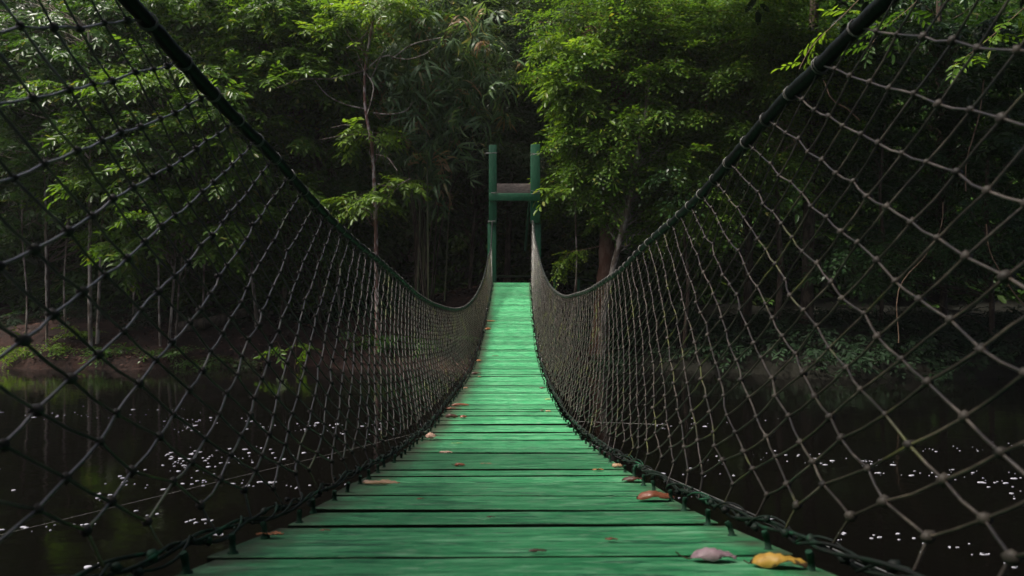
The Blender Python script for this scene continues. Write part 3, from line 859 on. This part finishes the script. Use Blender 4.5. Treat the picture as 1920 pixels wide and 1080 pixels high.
thin = [(88, 330, 24.2, 'first thin pale trunk from the left picture edge, standing upright on the brown bank', .035),
        (122, 380, 24.6, 'thin trunk just right of the first pale one at the far left', .025),
        (48, 440, 24.4, 'thin crooked trunk nearest the left picture edge', .025),
        (250, 300, 27.5, 'dim thin trunk between the thick pair of stems and the twin pale stems', .03),
        (301, 300, 24.1, 'slim whitish trunk just left of the twin pale stems', .03),
        (384, 420, 27.6, 'dim thin trunk right of the twin pale stems', .03),
        (482, 330, 26.2, 'dim brown trunk behind the log on the left bank', .05),
        (640, 420, 28.5, 'dim trunk left of the bare-branched sapling', .05)]
for k, (px, py, d, lab, r) in enumerate(thin):
    g = np.random.default_rng(400 + k)
    tree('slender_tree', lab, 'tree', [(straight(px, py - 90, d, px + g.uniform(-14, 14), bend=g.uniform(-.12, .12)), r * 1.3, r * .8)],
         [(px, py - 60, d + .2, 60, 50, .8, 5, 9)], 'broad', 'mid', 'pale', .8, 20 + k, 'thin trunks on the left bank', .012)

# sapling with bare branches
def sap_extra(o, base, g):
    w_ = []
    BR = [[(683, 135), (720, 104), (760, 112), (800, 100), (830, 75)], [(683, 133), (700, 160), (697, 185), (688, 215)],
          [(695, 150), (708, 120), (720, 95)], [(682, 133), (655, 140), (620, 148)], [(684, 204), (645, 195), (610, 175), (590, 150)],
          [(692, 262), (670, 245), (655, 235), (620, 240)], [(692, 252), (660, 252), (600, 262)], [(700, 212), (735, 214), (765, 205), (775, 190)],
          [(705, 290), (725, 295), (745, 320)], [(690, 60), (668, 80), (650, 90)], [(697, 40), (740, 0), (760, -30)], [(735, 110), (770, 85), (830, 70)],
          [(620, 148), (560, 150), (520, 165)], [(708, 345), (735, 350), (770, 335)], [(706, 380), (690, 388), (668, 392)]]
    for b in BR:
        dd = 23.4 + g.uniform(-.6, .1)
        pts = polyline([P(x, y, 23.6 + (dd - 23.6) * k / (len(b) - 1)) for k, (x, y) in enumerate(b)], 10)
        w_ += tube(pts, np.linspace(.032, .013, 10), 5)
    mesh('bare_branch', group_parts(shift(w_, base)), BARK['pale'], o, True)
tree('sapling', 'slender sapling with blotchy pink-white bark and bare crooked branches left of the portal', 'tree',
     [([P(708, 690, 23.6), P(707, 600, 23.6), P(706, 480, 23.6), P(705, 400, 23.6), P(702, 330, 23.6), P(697, 262, 23.6), P(687, 215, 23.6), P(683, 160, 23.6), P(686, 110, 23.6), P(697, 50, 23.6), P(702, -40, 23.6)], .085, .035)],
     [(690, 245, 23.6, 22, 12, .4, 4, 7), (678, 372, 23.5, 26, 10, .4, 5, 7), (758, 340, 23.5, 16, 8, .3, 3, 7), (640, 50, 23.9, 36, 34, .6, 6, 8), (735, 10, 23.9, 40, 24, .6, 6, 8)],
     'broad', 'lime', 'pink', .85, 30, None, .01, sap_extra)

# bamboo / tall reeds
def bamboo():
    g = np.random.default_rng(55)
    bx = (800 - 960) * 25.6 / F; base = np.array([bx, 25.6, float(ground_h(bx, 25.6))])
    o = empty('bamboo_clump', tuple(base)); tag(o, 'tall bamboo clump with long hanging blade leaves behind the sapling', 'bamboo')
    leaf, dry = [], []
    for k in range(22):
        b = base + [g.normal(0, .3), g.normal(0, .5), -.1]
        tip = P(g.normal(805, 55), g.uniform(-70, 160), 25.4 + g.normal(0, .7))
        pts = polyline([b, b * .5 + tip * .5 + [(b[0] - tip[0]) * .25, 0, 0], tip, tip + [g.normal(0, .8), -.5, -.2]], 18)
        mesh('cane', shift(tube(pts, np.linspace(.035, .008, 18), 6), base), BARK['brown'] if k % 3 else CANE, o, True)
        s = pts[8:]
        m = 26
        idx = g.integers(0, len(s), m)
        pos = s[idx] + g.normal(0, .28, (m, 3))
        di = np.stack([g.normal(0, 1, m), g.normal(-.3, .8, m), g.uniform(-1.6, .4, m)], -1)
        dq = g.uniform(0, 1, m) < .13
        leaf += sprays(pos[~dq], di[~dq], 'blade', 1.0, g, .8); dry += sprays(pos[dq], di[dq], 'blade', .8, g, .8)
    for (x, y, rx, ry, m) in ((880, 70, 35, 50, 34), (760, 60, 40, 60, 40), (790, 160, 60, 50, 50), (840, 60, 40, 50, 40), (810, 230, 60, 40, 20)):
        pos = np.array([P(g.normal(x, rx), g.normal(y, ry), 24.4 + g.normal(0, .4)) for _ in range(m)])
        di = np.stack([g.normal(.2, .8, m), g.normal(-.5, .5, m), g.uniform(-1.8, .2, m)], -1)
        dq = g.uniform(0, 1, m) < (.4 if x == 880 else .08)
        leaf += sprays(pos[~dq], di[~dq], 'blade', 1.05, g, .8); dry += sprays(pos[dq], di[dq], 'blade', .8, g, .8)
    mesh('leaves', group_parts(shift(leaf, base)), LEAF['reed'], o)
    mesh('dry_leaves', group_parts(shift(dry, base)), LEAF['dry'], o)
CANE, t, p = material('cane', .4, .4)
t.links.new(ramp(t, noise(t, 3, 3), [(.3, (.05, .07, .025)), (.7, (.13, .12, .05))]), p.inputs['Base Color'])
bamboo()

# centre, behind the portal
tree('small_leaved_tree', 'grey-green tree rising straight above the green portal', 'tree',
     [(straight(950, -60, 31, 970), .14, .08)],
     [(960, 90, 30, 120, 120, 2, 75, 17), (905, 210, 29.5, 90, 70, 1.6, 34, 15), (1010, 230, 30, 70, 60, 1.5, 24, 15)], 'small', 'grey', 'brown', 1.35, 6)
tree('small_leaved_tree', 'dull green tree with low sprays framing the portal posts', 'tree',
     [(straight(880, 200, 28.4, 900), .08, .04)],
     [(880, 290, 28, 75, 40, 1.2, 20, 13), (960, 300, 28.6, 70, 45, 1.2, 18, 13), (860, 400, 28.6, 60, 25, .8, 5, 9), (1000, 370, 29, 60, 40, 1, 8, 9)], 'small', 'grey', 'brown', 1.25, 7)

tree('broadleaf_tree', 'yellow-green tree catching the light at the top centre, above and behind the bamboo', 'tree',
     [(straight(905, -60, 32.5, 900), .12, .07)],
     [(885, -5, 32, 75, 50, 1.5, 26, 13), (960, 20, 32.5, 70, 50, 1.5, 20, 12), (800, -20, 32, 60, 40, 1.2, 12, 11)], 'broad', 'lime', 'brown', 1.1, 14)
# right bank, the bright tree
tree('large_tree', 'big tree right of the portal with a thick reddish trunk and bright yellow-green leaf masses', 'tree',
     [(straight(1122, 60, 24.2, 1150, bend=.1), .34, .14)],
     [(1150, 45, 24.6, 95, 60, 1.6, 32, 17), (1108, 130, 24.4, 50, 60, 1.2, 14, 15), (1240, 110, 24.6, 80, 100, 1.5, 30, 15), (1170, 200, 24.4, 90, 70, 1.5, 26, 16)], 'small', 'bright', 'red', 1.25, 8, None, .035)
tree('leaning_tree', 'pale leaning tree with dense mid green leaves in front of the thick reddish trunk', 'tree',
     [([P(1128, 612, 23.8), P(1148, 510, 23.4), P(1165, 440, 23.2), P(1186, 350, 23), P(1195, 290, 23), P(1212, 200, 23.0), P(1215, 120, 23.2)], .115, .07)],
     [(1150, 300, 24.6, 66, 60, 1.0, 25, 16), (1250, 310, 24.6, 80, 75, 1.1, 26, 15), (1118, 350, 24.2, 45, 24, .7, 12, 14), (1215, 395, 24.4, 60, 26, .8, 9, 12), (1100, 260, 23.8, 30, 25, .7, 6, 12), (1230, 440, 23.8, 30, 14, .5, 3, 9)], 'small', 'bright', 'pale', 1.2, 9, None, .02)
tree('sapling', 'thin sapling with large pale green leaves just right of the portal', 'tree',
     [(straight(1062, 180, 23.6, 1090, bend=.15), .03, .015)],
     [(1075, 160, 23.4, 28, 22, .4, 7, 7), (1060, 90, 23.5, 30, 16, .4, 5, 8), (1100, 205, 23.4, 26, 16, .4, 5, 7), (1060, 345, 23.3, 14, 8, .3, 2, 6)], 'broad', 'lime', 'pale', .95, 31, None, .01)
def twiggy(o, base, g):
    w_ = []
    for k in range(34):
        a = P(g.uniform(1290, 1500), g.uniform(30, 380), 23.6 + g.normal(0, .4)); L = g.uniform(.6, 1.6)
        th = g.uniform(0, 6.28); b = a + [math.cos(th) * L, g.normal(0, .2), math.sin(th) * L * .6 - .2]
        mesh('twig', shift(tube(wiggle(a, b, 9, .3, g), np.linspace(.016, .006, 9), 4, False), base), TWIG, o, True)
tree('vine_clad_tree', 'tree draped in fine-leaved creepers and brown twigs beside the right hand rope', 'tree',
     [(straight(1400, 20, 26, 1380, bend=.2), .16, .1)],
     [(1350, 110, 24.9, 110, 120, 1.3, 64, 18), (1460, 130, 25.3, 90, 110, 1.4, 46, 16), (1330, 270, 24.7, 80, 70, 1.0, 34, 16), (1430, 290, 25.2, 80, 70, 1.1, 24, 14), (1290, 390, 24.5, 60, 40, .8, 10, 12)], 'fine', 'bright', 'brown', 1.45, 10, None, .02, twiggy)
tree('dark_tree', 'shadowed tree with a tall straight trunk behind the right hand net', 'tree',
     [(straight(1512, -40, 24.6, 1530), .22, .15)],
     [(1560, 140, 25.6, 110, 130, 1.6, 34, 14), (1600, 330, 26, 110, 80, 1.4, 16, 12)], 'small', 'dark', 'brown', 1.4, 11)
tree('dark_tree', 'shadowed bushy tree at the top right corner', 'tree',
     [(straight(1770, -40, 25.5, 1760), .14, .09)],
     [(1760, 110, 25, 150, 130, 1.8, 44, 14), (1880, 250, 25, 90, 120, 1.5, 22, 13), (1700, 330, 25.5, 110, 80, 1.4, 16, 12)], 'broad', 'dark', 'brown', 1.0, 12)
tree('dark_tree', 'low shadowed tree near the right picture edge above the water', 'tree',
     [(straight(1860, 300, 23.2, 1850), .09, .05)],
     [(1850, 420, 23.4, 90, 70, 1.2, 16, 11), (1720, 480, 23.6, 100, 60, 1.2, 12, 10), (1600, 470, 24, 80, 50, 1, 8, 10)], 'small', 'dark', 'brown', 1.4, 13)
for k, (px, py, d, lab, r) in enumerate([(1455, 380, 24.0, 'dim trunk just right of the right hand rope above the water', .12),
                                         (1280, 420, 23.2, 'dim crooked trunk between the leaning tree and the right net', .07),
                                         (1650, 350, 23.8, 'dim trunk far right of the tall straight shadowed one', .07)]):
    tree('slender_tree', lab, 'tree', [(straight(px, py - 120, d, px + 10, bend=.1), r, r * .6)], [(px, py - 80, d + .6, 70, 50, .9, 5, 10)], 'small', 'dark', 'brown', 1.3, 60 + k, 'dim trunks on the right bank', .012)

# the woods behind, one mass nobody could count
def woods(name, label, boxes, n, kind, scale, leafm, seed):
    g = np.random.default_rng(seed)
    leaf = []
    for (x0, x1, y0, y1, z0, z1, frac) in boxes:
        m = int(n * frac); nc = max(1, m // 22)
        cc = g.uniform([x0, y0, z0], [x1, y1, z1], (nc, 3))
        pos = cc[g.integers(0, nc, m)] + g.normal(0, .75, (m, 3)) * [1, 1, .6]
        di = np.stack([g.normal(0, 1, m), g.normal(-.5, .8, m), g.uniform(-.7, .1, m)], -1)
        leaf += sprays(pos, di, kind, scale, g)
    return tag(mesh(name, group_parts(leaf), LEAF[leafm]), label, None, None, 'stuff')
woods('background_woods', 'dense dark woods behind the trees of the far bank',
      [(-36, 36, 32, 37, 1.5, 18, .6), (-44, 44, 38, 46, 5, 24, .4)], 38000, 'broad', 2.2, 'mid', 70)
# unseen near bank trees, plus leaf canopy added to shade bridge and right bank
woods('near_woods_shade_canopy', 'unseen near bank trees and leaf canopy added to shade the bridge and right bank',
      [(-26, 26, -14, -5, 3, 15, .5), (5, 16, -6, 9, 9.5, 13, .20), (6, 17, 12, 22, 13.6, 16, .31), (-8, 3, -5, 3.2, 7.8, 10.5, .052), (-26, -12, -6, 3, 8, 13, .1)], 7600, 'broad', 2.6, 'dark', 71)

g = np.random.default_rng(77); m = 4200
ux = np.concatenate([g.uniform(2.5, 24, int(m * .68)), g.uniform(-24, -3, m - int(m * .68))])
uy = bank_edge(ux) + np.where(ux > 0, g.uniform(-.1, 7, m), g.uniform(2.6, 9, m))
keep = np.sin(ux * 2.1) + np.sin(uy * 1.9 + ux) + g.normal(0, .8, m) > np.where(ux > 0, -1.0, .3)
ux, uy = ux[keep], uy[keep]
pos = np.stack([ux, uy, ground_h(ux, uy) + g.uniform(.02, .55, len(ux))], -1)
di = np.stack([g.normal(0, 1, len(ux)), g.normal(-.5, .8, len(ux)), g.uniform(-.6, .3, len(ux))], -1)
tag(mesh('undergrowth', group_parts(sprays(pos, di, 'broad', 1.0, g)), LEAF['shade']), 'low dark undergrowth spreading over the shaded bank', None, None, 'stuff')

# ---------------------------------------------------------------- overhanging branches, vines, bank plants
def sprig(name, label, main, subs, kind, scale, leafm, seed, cat='branch', r=.008):
    g = np.random.default_rng(seed)
    pts = polyline(main, 14); base = pts[0]
    o = empty(name, tuple(base)); tag(o, label, cat)
    wd = tube(pts, np.linspace(r, r * .4, 14), 6)
    pos, di = [], []
    for k in range(subs):
        q = pts[g.integers(4, 14)]; dv = np.array([g.normal(-.1, .7), g.normal(-.2, .5), g.uniform(-.9, .1)])
        pos.append(q); di.append(dv)
    mesh('twig', shift(wd, base), TWIG, o, True)
    mesh('leaves', group_parts(shift(sprays(np.array(pos), np.array(di), kind, scale, g), base)), LEAF[leafm], o)
sprig('overhanging_branch', 'bright leafy twig hanging behind the upper right hand rope', [P(1640, -30, 9), P(1570, 40, 9), P(1520, 90, 8.9), P(1498, 130, 8.8)], 8, 'broad', .62, 'lime', 81)
sprig('overhanging_branch', 'leafy twig seen through the net at the far upper right', [P(1960, -20, 9.5), P(1880, 50, 9.5), P(1820, 100, 9.4), P(1790, 120, 9.3)], 9, 'broad', .62, 'bright', 82)
sprig('overhanging_branch', 'dim leafy twig above the right hand rope between the two brighter ones', [P(1760, -40, 10), P(1700, 20, 10), P(1650, 60, 10), P(1620, 110, 10)], 10, 'broad', .62, 'mid', 83)

sprig('overhanging_branch', 'bright drooping sprig just right of the portal foot, in front of the reddish trunk', [P(1125, 462, 23.2), P(1095, 468, 23.1), P(1065, 475, 23.1), P(1048, 510, 23.1)], 26, 'small', .95, 'lime', 84, r=.012)
def vine(pts, r, label, mat=TWIG):
    q = polyline(pts, 30) + np.cumsum(rng.normal(0, .004, (30, 3)), 0)
    tag(mesh('hanging_vine', tube(q, r, 5), mat, None, True), label, 'vine', 'hanging vines')
vine([P(1081, 300, 23.8), P(1080, 400, 23.7), P(1082, 480, 23.7), P(1081, 570, 23.7)], .014, 'thin straight vine hanging between the portal and the thick reddish trunk')
vine([P(1845, 150, 20), P(1838, 210, 20), P(1825, 260, 20), P(1815, 300, 20), P(1812, 360, 20)], .018, 'pale looping vine behind the net at the upper right')
vine([P(1850, 420, 17), P(1858, 470, 17), P(1885, 520, 17), P(1915, 560, 17), P(1960, 600, 17)], .012, 'thin vine curving down to the right picture edge')
vine([P(1768, 380, 19), P(1765, 420, 19), P(1740, 470, 19), P(1690, 530, 19), P(1685, 640, 19)], .012, 'faint slanting vine in the dark right of the tall trunk')
vine([P(1544, 150, 16), P(1560, 185, 16), P(1590, 205, 16), P(1612, 225, 16)], .012, 'short forked dead twig caught behind the right hand rope')
vine([P(1320, 180, 23.5), P(1335, 230, 23.5), P(1352, 260, 23.5), P(1350, 300, 23.5)], .018, 'pale crooked twig hanging left of the right hand rope')

def plant(px, py, d, n, kind, scale, leafm, label, seed, spread=.3, h=.4, cat='plant', name='bank_plant', group=None):
    g = np.random.default_rng(seed)
    c = P(px, py, d); gz = float(ground_h(c[0], d)); base = np.array([c[0], d, gz])
    top = max(h, .15)
    o = empty(name, tuple(base)); tag(o, label, cat, group)
    pos, di, st_ = [], [], []
    for k in range(n):
        tpv = np.array([g.normal(0, spread), g.normal(0, spread * .7), top * g.uniform(.45, 1.1)])
        st_ += tube(wiggle([g.normal(0, .05), g.normal(0, .05), -.05], tpv, 6, .08, g), .007, 4, False)
        for q in range(3):
            pos.append(tpv * g.uniform(.7, 1.0)); di.append([g.normal(0, 1), g.normal(-.3, .8), g.uniform(-.5, .2)])
    mesh('stem', group_parts(st_), TWIG, o); mesh('leaves', group_parts(sprays(np.array(pos), np.array(di), kind, scale, g)), LEAF[leafm], o)
plant(140, 620, 24.6, 5, 'broad', .9, 'lime', 'bright green seedling on the brown bank left of the thin trunks', 1, .35, .5)
plant(182, 626, 24.8, 3, 'broad', .7, 'bright', 'smaller green seedling just right of the bright one on the bank', 2, .25, .35)
plant(550, 600, 22.9, 3, 'broad', .95, 'bright', 'broad-leaved plant leaning out over the water behind the left net', 3, .35, 1.35)
for k, (px, lab) in enumerate([(60, 'yellowish low plants at the water edge in the far left'), (115, 'low green tuft right of the yellowish plants at the water line'), (205, 'low creeping plant at the water line below the green seedlings'),
                               (330, 'bushy water edge plant below the twin pale stems'), (440, 'grey-green water edge tuft below the log'), (395, 'small creeping plant left of the grey-green tuft')]):
    plant(px, 690, 23.3 + .3 * (k % 2), 9, 'small', 1.4, ['lime', 'bright', 'mid', 'mid', 'grey', 'mid'][k], lab, 10 + k, .5, .35)
for k, (px, lab) in enumerate([(700, 'leafy bush on the bank behind the left net beside the sapling foot'), (735, 'small bush right of the sapling foot'), (790, 'bright low bush behind the densest part of the left net'), (830, 'low bush on the bank nearest the left side of the deck'),
                               (1190, 'low bush on the bank behind the right net'), (1330, 'dim low bush at the right water edge')]):
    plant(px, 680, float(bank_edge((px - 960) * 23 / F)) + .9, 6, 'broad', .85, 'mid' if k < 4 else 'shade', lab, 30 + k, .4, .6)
# leaf litter and log
g = np.random.default_rng(90)
n = 4200
lx = g.uniform(-21, 4, n); ly = bank_edge(lx) + g.uniform(.1, 9, n) ** 1.0
v, f = leaf_tpl('small')
Vs = []
for k in range(n):
    M = rotz(g.uniform(0, 6.28)) @ rotx(g.normal(0, .5)) @ roty(g.normal(0, .4))
    Vs.append((v * g.uniform(.10, .2)) @ M.T + [lx[k], ly[k], 0])
Vs = np.array(Vs); Vs[:, :, 2] += (ground_h(lx, ly) + .03)[:, None]
mT, t, p = material('litter', .8, .25)
t.links.new(ramp(t, island(t), [(0, (.018, .009, .007)), (.5, (.045, .02, .014)), (.85, (.10, .046, .03)), (1, (.26, .14, .09))]), p.inputs['Base Color'])
tag(mesh('leaf_litter', [(Vs.reshape(-1, 3), (np.arange(n)[:, None, None] * 4 + f[None]).reshape(-1, 4))], mT), 'brown dead leaves covering the far bank', None, None, 'stuff')
lg = polyline([P(330, 668, 25.6), P(390, 645, 26), P(460, 612, 26.8)], 14); lg[:, 2] = ground_h(lg[:, 0], lg[:, 1]) + .12 + np.linspace(0, .35, 14)
tag(mesh('fallen_log', tube(lg, np.linspace(.24, .17, 14) * (1 + g.normal(0, .04, 14)), 12), BARK['brown'], None, True), 'thick dark log lying aslant on the left bank', 'log')

# faint haze volume added to lift the dark tones
mA = bpy.data.materials.new('black_lift_haze'); mA.use_nodes = True
t = mA.node_tree; t.nodes.clear()
ou = N(t, 'ShaderNodeOutputMaterial'); pv = N(t, 'ShaderNodeVolumePrincipled')
pv.inputs['Color'].default_value = (.92, .95, .93, 1); pv.inputs['Density'].default_value = .0003; pv.inputs['Anisotropy'].default_value = .2
t.links.new(pv.outputs[0], ou.inputs['Volume'])
tag(mesh('haze', box((0, 100, 18.6), (810, 830, 42)) , mA), 'faint haze added over the scene to lift the dark tones', None, None, 'stuff')
